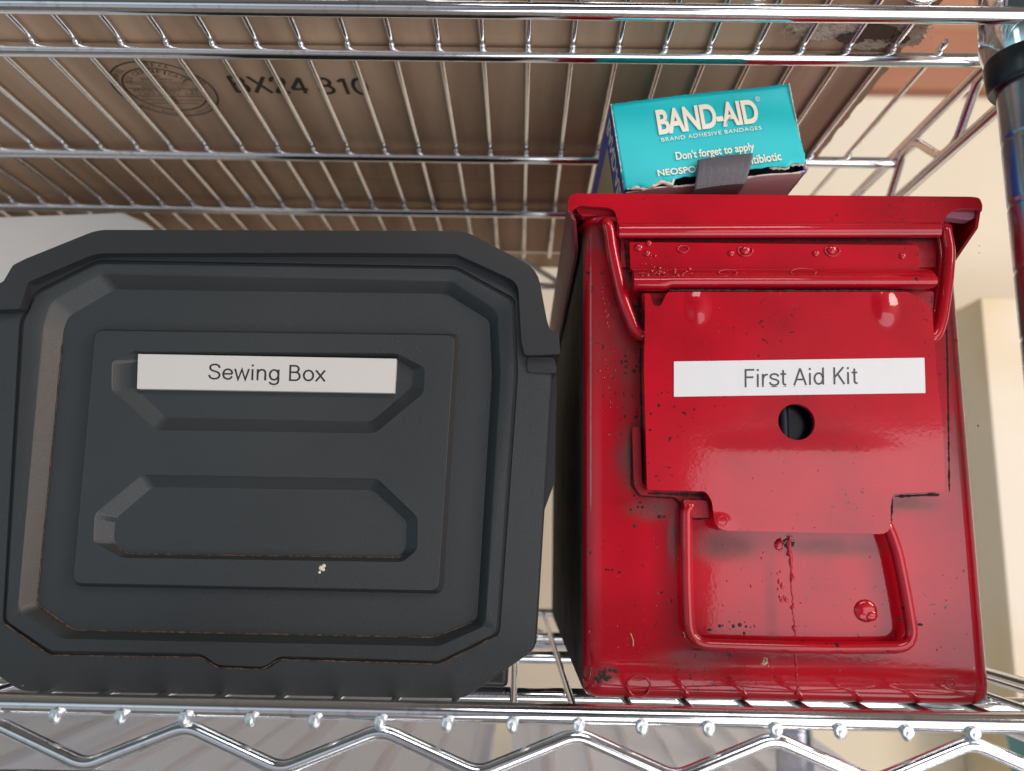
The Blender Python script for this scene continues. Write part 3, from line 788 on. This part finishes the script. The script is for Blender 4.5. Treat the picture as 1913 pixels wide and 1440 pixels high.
# dark gasket between lid and body
bm = bmesh.new()
loft(bm, [[Vector(p) for p in fillet([Vector((XA+.001, DC-.001, z)), Vector((XB-.001, DC-.001, z)), Vector((XB-.001, DC+LEN-.001, z)), Vector((XA+.001, DC+LEN-.001, z))], .006, 6)] for z in (zl+.0002, zt1-.0047)], True, True)
obj('gasket', bm, 'dark', can, 50)
# body rim under the lid
bm = bmesh.new(); zr_ = onY(1120, 412, DC).z
sweep(bm, [Vector((XA+.001, DC+.01, zr_)), Vector((XA+.003, DC+.0005, zr_)), Vector((XA+.0075, DC-.0012, zr_)), Vector((XB-.0075, DC-.0012, zr_)), Vector((XB-.001, DC+.004, zr_))], .0022, 10)
obj('rim_bead', bm, 'red', can, 60)
# dark slot under the lip
pxplate('lip_recess', [(1160, 440), (1752, 440), (1748, 500), (1160, 500)], DC-.0012, .0012, 'red_rough', can, .0005, bevel=None)
# hinge bracket + rolled edge
pxplate('hinge_bracket', [(1176, 453), (1716, 459), (1718, 505), (1178, 505)], DC-.0055, .0045, 'red', can, .0006, bevel=.0006)
bm = bmesh.new()
DR = DC-.0115
pr = [(0, -.0006), (.0003, -.0032), (.0018, -.0042), (.0056, -.0042), (.0062, -.0010), (.0062, .0038), (.0048, .0047), (.0020, .0024)]
def rollpt(px_, q):
    c_ = onY(px_, 519, DR); return Vector((c_.x, DR+q[0], c_.z+q[1]+.0002))
ends = [1185, 1187, 1230, 1246, 1256, 1400, 1600, 1744, 1752]
rs = []
for e_ in ends:
    k_ = .93 if e_ in (1185, 1752) else 1
    lowr = -1.0 if e_ < 1250 else -.78
    rs.append([rollpt(e_, (a_, (b_*(1 if b_ > 0 else -lowr))*k_)) for a_, b_ in fillet([Vector((u, v, 0)) for u, v in pr], .0012, 3) for _ in (0,)] if False else
              [rollpt(e_, (p_.x, (p_.y if p_.y > 0 else p_.y*-lowr)*k_)) for p_ in fillet([Vector((u, v, 0)) for u, v in pr], .0014, 3)])
loft(bm, rs, True, True)
obj('rolled_edge', bm, 'red', can, 40)
# weld marks and rings in the paint
def ringmark(parent, px_, py_, D, rx, rz=None, t=.00035, name='weld_mark', m='red'):
    rz = rz or rx; c_ = onY(px_, py_, D); bm = bmesh.new()
    P = [c_+Vector((math.cos(a)*rx*(1+.06*math.sin(3*a)), 0, math.sin(a)*rz)) for a in [2*math.pi*i/28 for i in range(28)]]
    rings = []
    for i in range(28):
        T = (P[(i+1) % 28]-P[i-1]).normalized(); nn = Vector((0, 1, 0)); bb = T.cross(nn)
        rings.append([P[i]+(nn*math.cos(k)+bb*math.sin(k))*t for k in [2*math.pi*j/8 for j in range(8)]])
    vs = [[bm.verts.new(p) for p in r] for r in rings]
    for i in range(28):
        a, b = vs[i], vs[(i+1) % 28]
        for j in range(8): bm.faces.new((a[j], a[(j+1) % 8], b[(j+1) % 8], b[j]))
    return obj(name, bm, m, parent, 60)
def dimple(px_, py_, D, r_, sy=.5, name='rivet', m='red', off=(0, 0, 0)):
    bm = bmesh.new(); ball(bm, onY(px_, py_, D)+Vector(off), r_, (1, sy, 1), 16); return obj(name, bm, m, can, 60)
for a_ in ((1392, 470, .0028), (1555, 470, .0028), (1276, 466, .0020)): ringmark(can, a_[0], a_[1], DC-.0056, a_[2], a_[2]*.7)
for a_ in ((1366, 474), (1524, 474), (1686, 479), (1209, 474)): dimple(a_[0], a_[1], DC-.0056, .0013)
for a_ in ((1392, 468), (1554, 467)): dimple(a_[0], a_[1], DC-.0056, .0019, .45)
dimple(1193, 463, DC-.0056, .0016, .5); dimple(1212, 455, DC-.0056, .0012, .5)
for a_ in ((1360, 511, .0034), (1501, 511, .0046)): ringmark(can, a_[0], a_[1], DR+.0013, a_[2], a_[2]*.42, .00025)
ringmark(can, 1193, 1281, DC, .0040, .0036, .0004)
ringmark(can, 1776, 1275, DC, .0016, .0014, .0003)
ringmark(can, 1350, 972, DC-.0095, .0017, .0016, .00022)
# latch plate with hole, flanges and tongue
D1 = DC-.0095
hc = onY(1488, 787, D1); hr = .0066
hole_ = [hc+Vector((math.cos(2*math.pi*i/48)*hr, 0, math.sin(2*math.pi*i/48)*hr)) for i in range(48)]
LP = [(1204, 549), (1213, 548), (1221, 572), (1234, 573), (1247, 546), (1697, 546), (1716, 556), (1738, 578), (1742, 584), (1750, 700), (1762, 800), (1765, 917), (1668, 922), (1664, 938), (1664, 997), (1336, 990), (1330, 934), (1318, 917), (1209, 914), (1203, 690), (1205, 590)]
rr2 = [.001]*len(LP); rr2[13] = .0035; rr2[14] = .004; rr2[15] = .005; rr2[16] = .003
bm = bmesh.new()
plate3(bm, fillet(pxs(LP, D1), rr2, 4), (0, .0022, 0), [hole_])
lp = obj('latch_plate', bm, 'red', can, bevel=.00095, segs=4)
for pts in ([(1203, 690), (1209, 914), (1216, 914), (1211, 600), (1205, 590)], [(1742, 582), (1750, 700), (1762, 800), (1765, 917), (1757, 917), (1753, 800), (1742, 700), (1735, 582)]):
    pxplate('flange', pts, D1+.0012, .0068, 'red', lp, .0008, bevel=.0006)
pxplate('flange', [(1209, 907), (1320, 910), (1318, 917), (1209, 914)], D1+.0004, .005, 'red', lp, .0004, bevel=None)
bm = bmesh.new(); plate3(bm, [hc+Vector((math.cos(2*math.pi*i/40)*.011, .0065, math.sin(2*math.pi*i/40)*.011)) for i in range(40)], (0, .0025, 0))
obj('latch_core', bm, 'bluedark', can, 40)
# soft pressed creases near the plate's top corners, as relief of the sheet itself
pm = M['red'].copy(); pm.name = 'red_paint_plate'; n_, l_ = pm.node_tree.nodes, pm.node_tree.links
b_ = n_['Principled BSDF']; tc_ = [q for q in n_ if q.type == 'TEX_COORD'][0]; acc = None
for px_, py_, rx_, rz_, st_ in ((1303, 572, .0060, .0095, .9), (1654, 572, .0065, .0105, 1), (1500, 850, .05, .012, .25), (1400, 640, .03, .02, .2), (1345, 980, .008, .006, .4)):
    c_ = onY(px_, py_, D1); mp = n_.new('ShaderNodeMapping'); mp.inputs['Scale'].default_value = (1/rx_, 0, 1/rz_); mp.inputs['Location'].default_value = (-c_.x/rx_, 0, -c_.z/rz_)
    l_.new(tc_.outputs['Object'], mp.inputs[0]); ln = n_.new('ShaderNodeVectorMath'); ln.operation = 'LENGTH'; l_.new(mp.outputs[0], ln.inputs[0])
    mr = n_.new('ShaderNodeMapRange'); mr.interpolation_type = 'SMOOTHERSTEP'; mr.inputs['From Min'].default_value = 1.0; mr.inputs['From Max'].default_value = 0; mr.inputs['To Max'].default_value = st_
    l_.new(ln.outputs['Value'], mr.inputs['Value'])
    if acc is None: acc = mr.outputs[0]
    else:
        ad = n_.new('ShaderNodeMath'); ad.operation = 'ADD'; l_.new(acc, ad.inputs[0]); l_.new(mr.outputs[0], ad.inputs[1]); acc = ad.outputs[0]
bu = n_.new('ShaderNodeBump'); bu.inputs['Distance'].default_value = .0008; bu.inputs['Strength'].default_value = 1
l_.new(b_.inputs['Normal'].links[0].from_socket, bu.inputs['Normal']); l_.new(acc, bu.inputs['Height'])
l_.new(bu.outputs[0], b_.inputs['Normal']); l_.new(bu.outputs[0], b_.inputs['Coat Normal'])
lp.data.materials[0] = pm
bm = bmesh.new(); sweep(bm, [hc+Vector((-.0034, .0052, -.008)), hc+Vector((-.0034, .0052, .008))], .0022, 16); obj('latch_pin', bm, mat('pin_steel', (.02, .023, .035), .5, metal=1), can, 60)
# torn notch slots (dark) at the plate's upper corners
pxplate('backing_plate', [(1181, 796), (1196, 796), (1200, 905), (1320, 912), (1330, 945), (1275, 940), (1262, 927), (1196, 924), (1184, 905)], DC-.0032, .0032, 'red_rough', can, .0015, bevel=.0008)
pxplate('latch_bar', [(1198, 548), (1745, 545), (1742, 600), (1205, 600)], DC-.0045, .0045, 'red_rough', can, .001, bevel=.0005)
# bail wire of the latch
for pts in ([(1128, 405), (1138, 430), (1143, 470), (1163, 560), (1186, 618), (1200, 628), (1214, 624)], [(1762, 415), (1768, 440), (1773, 470), (1770, 520), (1758, 600), (1748, 628), (1730, 638)]):
    P = fillet(pxs(pts, DC-.0050), .005, 5, closed=False)
    P[0] = P[0]+Vector((0, .006, 0)); P[-1] = P[-1]+Vector((0, .003, 0))
    bm = bmesh.new(); sweep(bm, P, .00235, 16); obj('bail_wire', bm, 'red', can, 70)
# carrying loop
P = fillet(pxs([(1300, 936), (1282, 950), (1283, 1100), (1288, 1202), (1400, 1206), (1560, 1210), (1708, 1208), (1694, 1120), (1676, 1030), (1660, 985), (1640, 960)], DC-.0045), [.003, .003, .01, .007, .01, .01, .008, .01, .01, .004, .003], 6, closed=False)
P[0] += Vector((0, .004, 0)); P[-1] += Vector((0, .003, 0))
bm = bmesh.new(); sweep(bm, P, .0021, 18); obj('carrying_loop', bm, 'red', can, 70)
pxplate('loop_hinge', [(1276, 932), (1322, 934), (1326, 966), (1292, 966), (1280, 950)], DC-.0062, .006, 'red_rough', can, .001, bevel=.0005)
# rivet, paint run and dents
bm = bmesh.new(); c_ = onY(1617, 1140, DC); ball(bm, c_, .0042, (1, .30, .95), 24); ball(bm, c_+Vector((.0014, -.0002, -.0014)), .0028, (1, .45, .8), 16); obj('rivet', bm, 'red', can, 80)
bm = bmesh.new()
pts = []; rad_ = []
y = 1000
while y < 1300:
    pts.append(onY(1474+ (y-1000)*.055 + random.uniform(-2, 2), y, DC+.0001)); rad_.append(random.choice([.0003, .0004, .0007, .0010])*(1.3 if y < 1060 else (.9 if y < 1190 else .6))); y += random.uniform(4, 10)
sweep(bm, pts, rad_, 8)
for i in range(16):
    y = random.uniform(1005, 1120); ball(bm, onY(1460+random.uniform(-8, 10), y, DC+.0001), random.uniform(.0004, .0012)*(1.4 if y < 1040 else .8), (1, .5, 1.3), 10)
obj('paint_run', bm, 'red', can, 70)
for cx, cy, w_, h_, n_, mt in ((1467, 1012, 16, 10, 14, 'grime'), (1130, 1255, 26, 16, 26, 'grime'), (1190, 880, 12, 90, 30, 'grime'), (1160, 540, 10, 14, 6, 'grime'), (1180, 680, 22, 22, 12, 'grime'), (1560, 462, 100, 8, 4, 'grime'), (1435, 1232, 8, 10, 5, 'tan'), (1375, 1172, 40, 20, 9, 'grime'), (1700, 1160, 60, 30, 8, 'grime'), (1230, 800, 12, 200, 10, 'grime')):
    bm = bmesh.new()
    for i in range(n_):
        ball(bm, onY(random.gauss(cx, w_*.5), random.gauss(cy, h_*.5), DC), random.uniform(.0002, .0008), (random.uniform(.6, 1.5), .3, random.uniform(.6, 1.5)), 8)
    obj('grit', bm, mt, can, 70)
# dust specks and flakes stuck in the paint
bm = bmesh.new()
for i in range(230):
    x, y = random.uniform(1100, 1500), random.uniform(440, 1290)
    if random.random() < .35: x = random.uniform(1500, 1830)
    if 1196 < x < 1775 and y < 1000: continue
    ball(bm, onY(x, y, DC), random.uniform(.00015, .00042), (1, .6, random.uniform(.8, 1.8)), 8)
obj('paint_grain', bm, 'red', can, 70)
bm = bmesh.new()
for i in range(60):
    x, y = random.uniform(1215, 1750), random.uniform(560, 990)
    if y > 915 and not 1340 < x < 1655: continue
    ball(bm, onY(x, y, D1), random.uniform(.00012, .0003), (1, .6, 1), 8)
obj('paint_grain', bm, 'red', lp, 70)
# rippled paint beads down the left edge and under the rolled lip
bm = bmesh.new()
for (x0_, y0_, x1_, y1_, n_, rr__) in ((1128, 530, 1136, 620, 26, .0006), (1130, 670, 1142, 760, 16, .0005), (1190, 512, 1290, 508, 26, .0006), (1205, 470, 1222, 486, 6, .0006), (1200, 495, 1230, 500, 5, .0007)):
    Dq = DC if x0_ < 1150 else (DR+.0008 if y0_ > 500 else DC-.0056)
    for i in range(n_):
        u = random.random(); ball(bm, onY(x0_+(x1_-x0_)*u+random.gauss(0, 4), y0_+(y1_-y0_)*u+random.gauss(0, 3), Dq), rr__*random.uniform(.4, 1.2), (1, .55, 1), 8)
obj('paint_beads', bm, 'red', can, 70)
def seam(pts, D, w_, n=3, mt='seam', name='seam_shade_grime'):  # dark strip painted in for the shade of a gap, with some grime
    w_ *= .72; bm = bmesh.new(); P = pxs(pts, D); Q = []
    for a, b in zip(P[:-1], P[1:]):
        m_ = max(1, int((b-a).length/.0009))
        for k in range(m_): Q.append(a+(b-a)*k/m_)
    Q.append(P[-1])
    sweep(bm, [q_+Vector((random.uniform(-1, 1)*w_*.18, 0, random.uniform(-1, 1)*w_*.18)) for q_ in Q], [w_*random.uniform(.25, 1.25)*(.5+.5*min(1, i_/6, (len(Q)-1-i_)/6)) for i_ in range(len(Q))], 6)
    for v in bm.verts: v.co.y = D+(v.co.y-D)*.35
    return obj(name, bm, mt, can, 60)
seam([(1156, 447), (1400, 447), (1750, 449)], DC-.0014, .0011)
seam([(1168, 452), (1172, 505)], DC-.0014, .0010)
seam([(1184, 500), (1240, 541)], DC-.0046, .0006)
seam([(1194, 556), (1192, 640)], DC-.0002, .0014)
seam([(1196, 650), (1199, 790), (1201, 900)], DC-.0002, .0010)
seam([(1180, 800), (1180, 905), (1194, 926), (1258, 930), (1272, 944), (1274, 1010)], DC-.0002, .00055)
seam([(1212, 921), (1322, 924)], DC-.0036, .0009)
seam([(1674, 926), (1756, 923)], DC-.0004, .0011)
seam([(1294, 969), (1328, 968)], DC-.0002, .0007)
seam([(1769, 600), (1772, 760), (1774, 918)], DC-.0002, .00042)
seam([(1668, 930), (1666, 960), (1664, 985)], DC-.0002, .0007)
seam([(1250, 543), (1500, 544), (1690, 544)], D1+.0005, .0006)
seam([(1062, 400), (1076, 402), (1088, 400)], DC-.002, .0006)
seam([(1290, 1212), (1420, 1217), (1560, 1219)], DC-.0002, .0004)
# flakes and fibres caught on the paint
for (x0_, y0_, dx_, dy_, mt) in ((1178, 1182, 5, 24, 'tan'), (1433, 1228, -6, 14, 'paper'), (1276, 1180, 3, 10, 'tan'), (1690, 470, 14, 3, 'tan')):
    bm = bmesh.new(); sweep(bm, pxs([(x0_, y0_), (x0_+dx_*.5+2, y0_+dy_*.5), (x0_+dx_, y0_+dy_)], DC-.0002), .00022, 6); obj('stuck_fibre', bm, mt, can, 60)
# name strip
DN = D1-.0003
pxplate('name_strip', [(1259, 676), (1727, 669), (1729, 733), (1259, 740)], DN, .0005, 'label_gloss', can, .0002, bevel=.00008)
strokes('lettering', 'First Aid Kit', 'ink_grey', can, onY(1391, 722.5, DN), onY(1602.5, 718, DN), onY(1391, 690.5, DN), .105)
# carrying handle on top of the lid (the carton leans on it)
bm = bmesh.new(); xm = (XLa+XLb)/2
sweep(bm, fillet([Vector((xm, DC+.06, zt1+.001)), Vector((xm, DC+.07, zt1+.010)), Vector((xm, DC+.18, zt1+.010)), Vector((xm, DC+.19, zt1+.001))], .006, 5, False), .0022, 12)
obj('carry_handle', bm, 'red', can, 70)

# ================================================================== BANDAGE CARTON
DBX = DC+.004
q = [(1140, 196), (1473, 158), (1507, 321), (1168, 362)]
TL, TR, BR, BL = [onY(x, y, DBX) for x, y in q]
# make it a true rectangle
U = ((TR-TL)+(BR-BL))/2; wdt = U.length; U.normalize()
Vv = Vector((-U.z, 0, U.x)); hgt = (((TL-BL).dot(Vv))+((TR-BR).dot(Vv)))/2
C0 = (TL+TR+BR+BL)/4
def bp(u, v, y=0): return C0 + U*((u-.5)*wdt) + Vv*((v-.5)*hgt) + Vector((0, y, 0))
bx = thing('bandage_carton', 'small worn teal and blue paper carton tilted on top of the red can', 'carton', (C0.x, DBX+.05, zt1))
DEP = .095
bm = bmesh.new()
th = .0006
def quad(pts, vec): plate3(bm, pts, vec)
quad([bp(0, 0, .001), bp(0, 0, DEP), bp(0, 1, DEP), bp(0, 1, .0015)], U*th); obj('side_panel', bm, 'blue', bx, None)
bm = bmesh.new(); quad([bp(1, 0, .001), bp(1, 0, DEP), bp(1, 1, DEP), bp(1, 1, .0015)], -U*th); obj('side_panel', bm, 'blue', bx, None)
bm = bmesh.new(); quad([bp(.01, 1, .001), bp(.99, 1, .001), bp(.99, 1, DEP), bp(.01, 1, DEP)], -Vv*th); obj('top_panel', bm, 'teal', bx, None)
bm = bmesh.new()
e = [bp(.99-.98*i/30, 0, -.0003+.0012*math.sin(i*.7)*random.uniform(.2, 1)) + Vv*random.uniform(-.0003, .0003) for i in range(31)]
e = [Vector(p) for p in e]
for p in e:
    dd = (p-C0).dot(Vv)+.5*hgt; p -= Vv*dd
quad([bp(.01, 0, DEP), bp(.99, 0, DEP)]+e, Vv*th); obj('bottom_panel', bm, 'pinkpaper', bx, None)
bm = bmesh.new(); quad([bp(.01, .01, DEP-.001), bp(.99, .01, DEP-.001), bp(.99, .99, DEP-.001), bp(.01, .99, DEP-.001)], (0, .0008, 0)); obj('rear_panel', bm, 'blue', bx, None)
bm = bmesh.new(); quad([bp(.02, .02, .006), bp(.98, .02, .006), bp(.98, .98, .006), bp(.02, .98, .006)], (0, .0006, 0)); obj('dark_inner_sheet', bm, 'dark', bx, None)  # dark sheet standing in for the shaded inside of the carton
# teal front flap with worn, wavy lower edge that bows outwards
bm = bmesh.new()
NX, NY = 60, 16
def lowv(u):
    j = .018*math.sin(u*41)+.012*math.sin(u*97+1)
    if u < .27: return .015 + (.05*(u/.27))*abs(math.sin(u*24)) + j*.6
    if u < .72: return .085 + j*.4
    return .085-.05*(u-.72)/.28 + (.03 if u > .9 else 0) + j*.3
grid = []
for i in range(NX+1):
    u = i/NX; colv = []
    v0 = lowv(u)
    for k in range(NY+1):
        v = v0 + (1.004-v0)*k/NY
        bow = -.0016*(1-v)**3 * (1+.5*math.sin(u*9)) + .0005*math.sin(u*5+v*3) - .0002
        edge = random.uniform(-.0004, .0004) if i in (0, NX) else 0
        colv.append(bm.verts.new(bp(u, v, bow) + U*edge + (Vv*random.uniform(-.0002, .0002) if k == NY else Vector())))
    grid.append(colv)
for i in range(NX):
    for k in range(NY): bm.faces.new((grid[i][k], grid[i+1][k], grid[i+1][k+1], grid[i][k+1]))
ff = obj('front_flap', bm, 'teal', bx, 60)
so = ff.modifiers.new('t', 'SOLIDIFY'); so.thickness = .0005; so.offset = 1 
# torn raw edges
bm = bmesh.new()
P = [bp(u, lowv(u)-.004+.006*math.sin(u*60), -.0013) for u in [i/70 for i in range(1, 20)]]
sweep(bm, P, [random.uniform(.0003, .0011) for _ in P], 6)
P = [bp(u, lowv(u)+.002*math.sin(u*50), -.0012) for u in [.80+i/100 for i in range(0, 20)]]
sweep(bm, P, [random.uniform(.0003, .0010) for _ in P], 6)
P = [bp(u, .008+.01*math.sin(u*11), .0002) for u in [.1+i/60 for i in range(0, 53)]]
sweep(bm, P, [random.uniform(.0002, .0006) for _ in P], 6)
P = [bp(.0, v, -.0003) for v in [i/40 for i in range(1, 41)]]
sweep(bm, P, [random.uniform(.0001, .0004) for _ in P], 5)
P = [bp(1.0, v, -.0003) for v in [i/40 for i in range(1, 41)]]
sweep(bm, P, [random.uniform(.0001, .00045) for _ in P], 5)
obj('worn_edge', bm, 'paper', bx, 60)
bm = bmesh.new()
ball(bm, bp(.845, .52, -.0003), .0009, (1, .3, 1), 12); ball(bm, bp(.30, .96, -.0002), .0005, (1.6, .3, .7), 8); ball(bm, bp(.45, .97, -.0002), .0004, (1.6, .3, .7), 8)
obj('paint_fleck', bm, 'paper', bx, 60)
def btext(body, u0, v0, u1, v1, vtop, mt='cream', **k):
    a, b = bp(u0, v0), bp(u1, v1); h_ = Vv*(vtop-v0)*hgt
    o = text('lettering', body, mt, bx, a, b, a+h_, .0, **k)
    for v in o.data.vertices:
        d = v.co-C0; u = d.dot(U)/wdt+.5; vv = d.dot(Vv)/hgt+.5
        bow = -.0016*(1-vv)**3*(1+.5*math.sin(u*9)) + .0005*math.sin(u*5+vv*3) - .0002
        v.co.y = C0.y + bow - .0005 - .00012
    return o
btext('BAND-AID', .235, .585, .795, .585, .865, bold=.030, spacing=.93)
btext('BRAND ADHESIVE BANDAGES', .243, .505, .795, .505, .548, bold=.0, spacing=1.15)
btext('R', .803, .845, .812, .845, .875)
ringmark(bx, 0, 0, 1, .0009, .0009, .0001, 'registered_ring', 'cream').location = (0, 0, 0)
o_r = [o for o in bpy.data.objects if o.name.startswith('registered_ring')][0]
cR = bp(.8075, .86, -.0008); c_old = onY(0, 0, 1)
for v in o_r.data.vertices: v.co = v.co - c_old + cR
btext("Don't forget to apply", .305, .255, .735, .255, .375, bold=.018)
btext('NEOSPORIN', .19, .120, .49, .120, .195, bold=.022)
btext('+ Pain Antibiotic', .50, .125, .865, .125, .225, bold=.018)
# blue side lettering and tan panel
def side(u_depth, v): return bp(0, v, u_depth) - U*.00012
bm = bmesh.new()
plate3(bm, [side(.022, .03), side(DEP-.012, .03), side(DEP-.012, .80), side(.022, .80)], -U*.0001); obj('tan_panel', bm, 'tan', bx, None)
a = side(.0050, .93); b = side(.0050, .02)
text('lettering', 'BAND-AID', 'cream', bx, a, b, a+Vector((0, .012, 0)), -.0002, bold=.03)
# grey perforated tape holding the flap down
bm = bmesh.new()
ta = [(.365, .30), (.660, .265)]
NX, NY = 20, 26
g = []
for i in range(NX+1):
    a_ = i/NX; colv = []
    for k in range(NY+1):
        t = k/NY
        u = (.413+.305*a_) + (-.055-.03*a_)*t
        v = .235 + .012*math.sin(a_*3.1) - .36*t
        if t < .9: y = -.0022 - .0022*math.sin(t*math.pi*.9)
        else: y = -.0022 + (t-.9)*.11
        if t > .9: v = .235 + .012*math.sin(a_*3.1) - .36*.9 - .10*(t-.9)
        colv.append(bm.verts.new(bp(u, v, y)))
    g.append(colv)
for i in range(NX):
    for k in range(NY): bm.faces.new((g[i][k], g[i+1][k], g[i+1][k+1], g[i][k+1]))
tp = obj('tape_strip', bm, 'tape', bx, 60)
so = tp.modifiers.new('t', 'SOLIDIFY'); so.thickness = .0004
bm = bmesh.new()
for i in range(6):
    for k in range(14):
        a_ = (i+.9)/7; t = (k+1)/16
        u = (.413+.305*a_) + (-.055-.03*a_)*t; v = .235 - .36*t; y = -.0022 - .0022*math.sin(t*math.pi*.9) - .0004
        p = bp(u, v, y); 
        box(bm, p-Vector((.0004, .0001, .00006)), p+Vector((.0004, .0001, .00006)))
obj('tape_perforation', bm, 'tape_dot', tp, None)
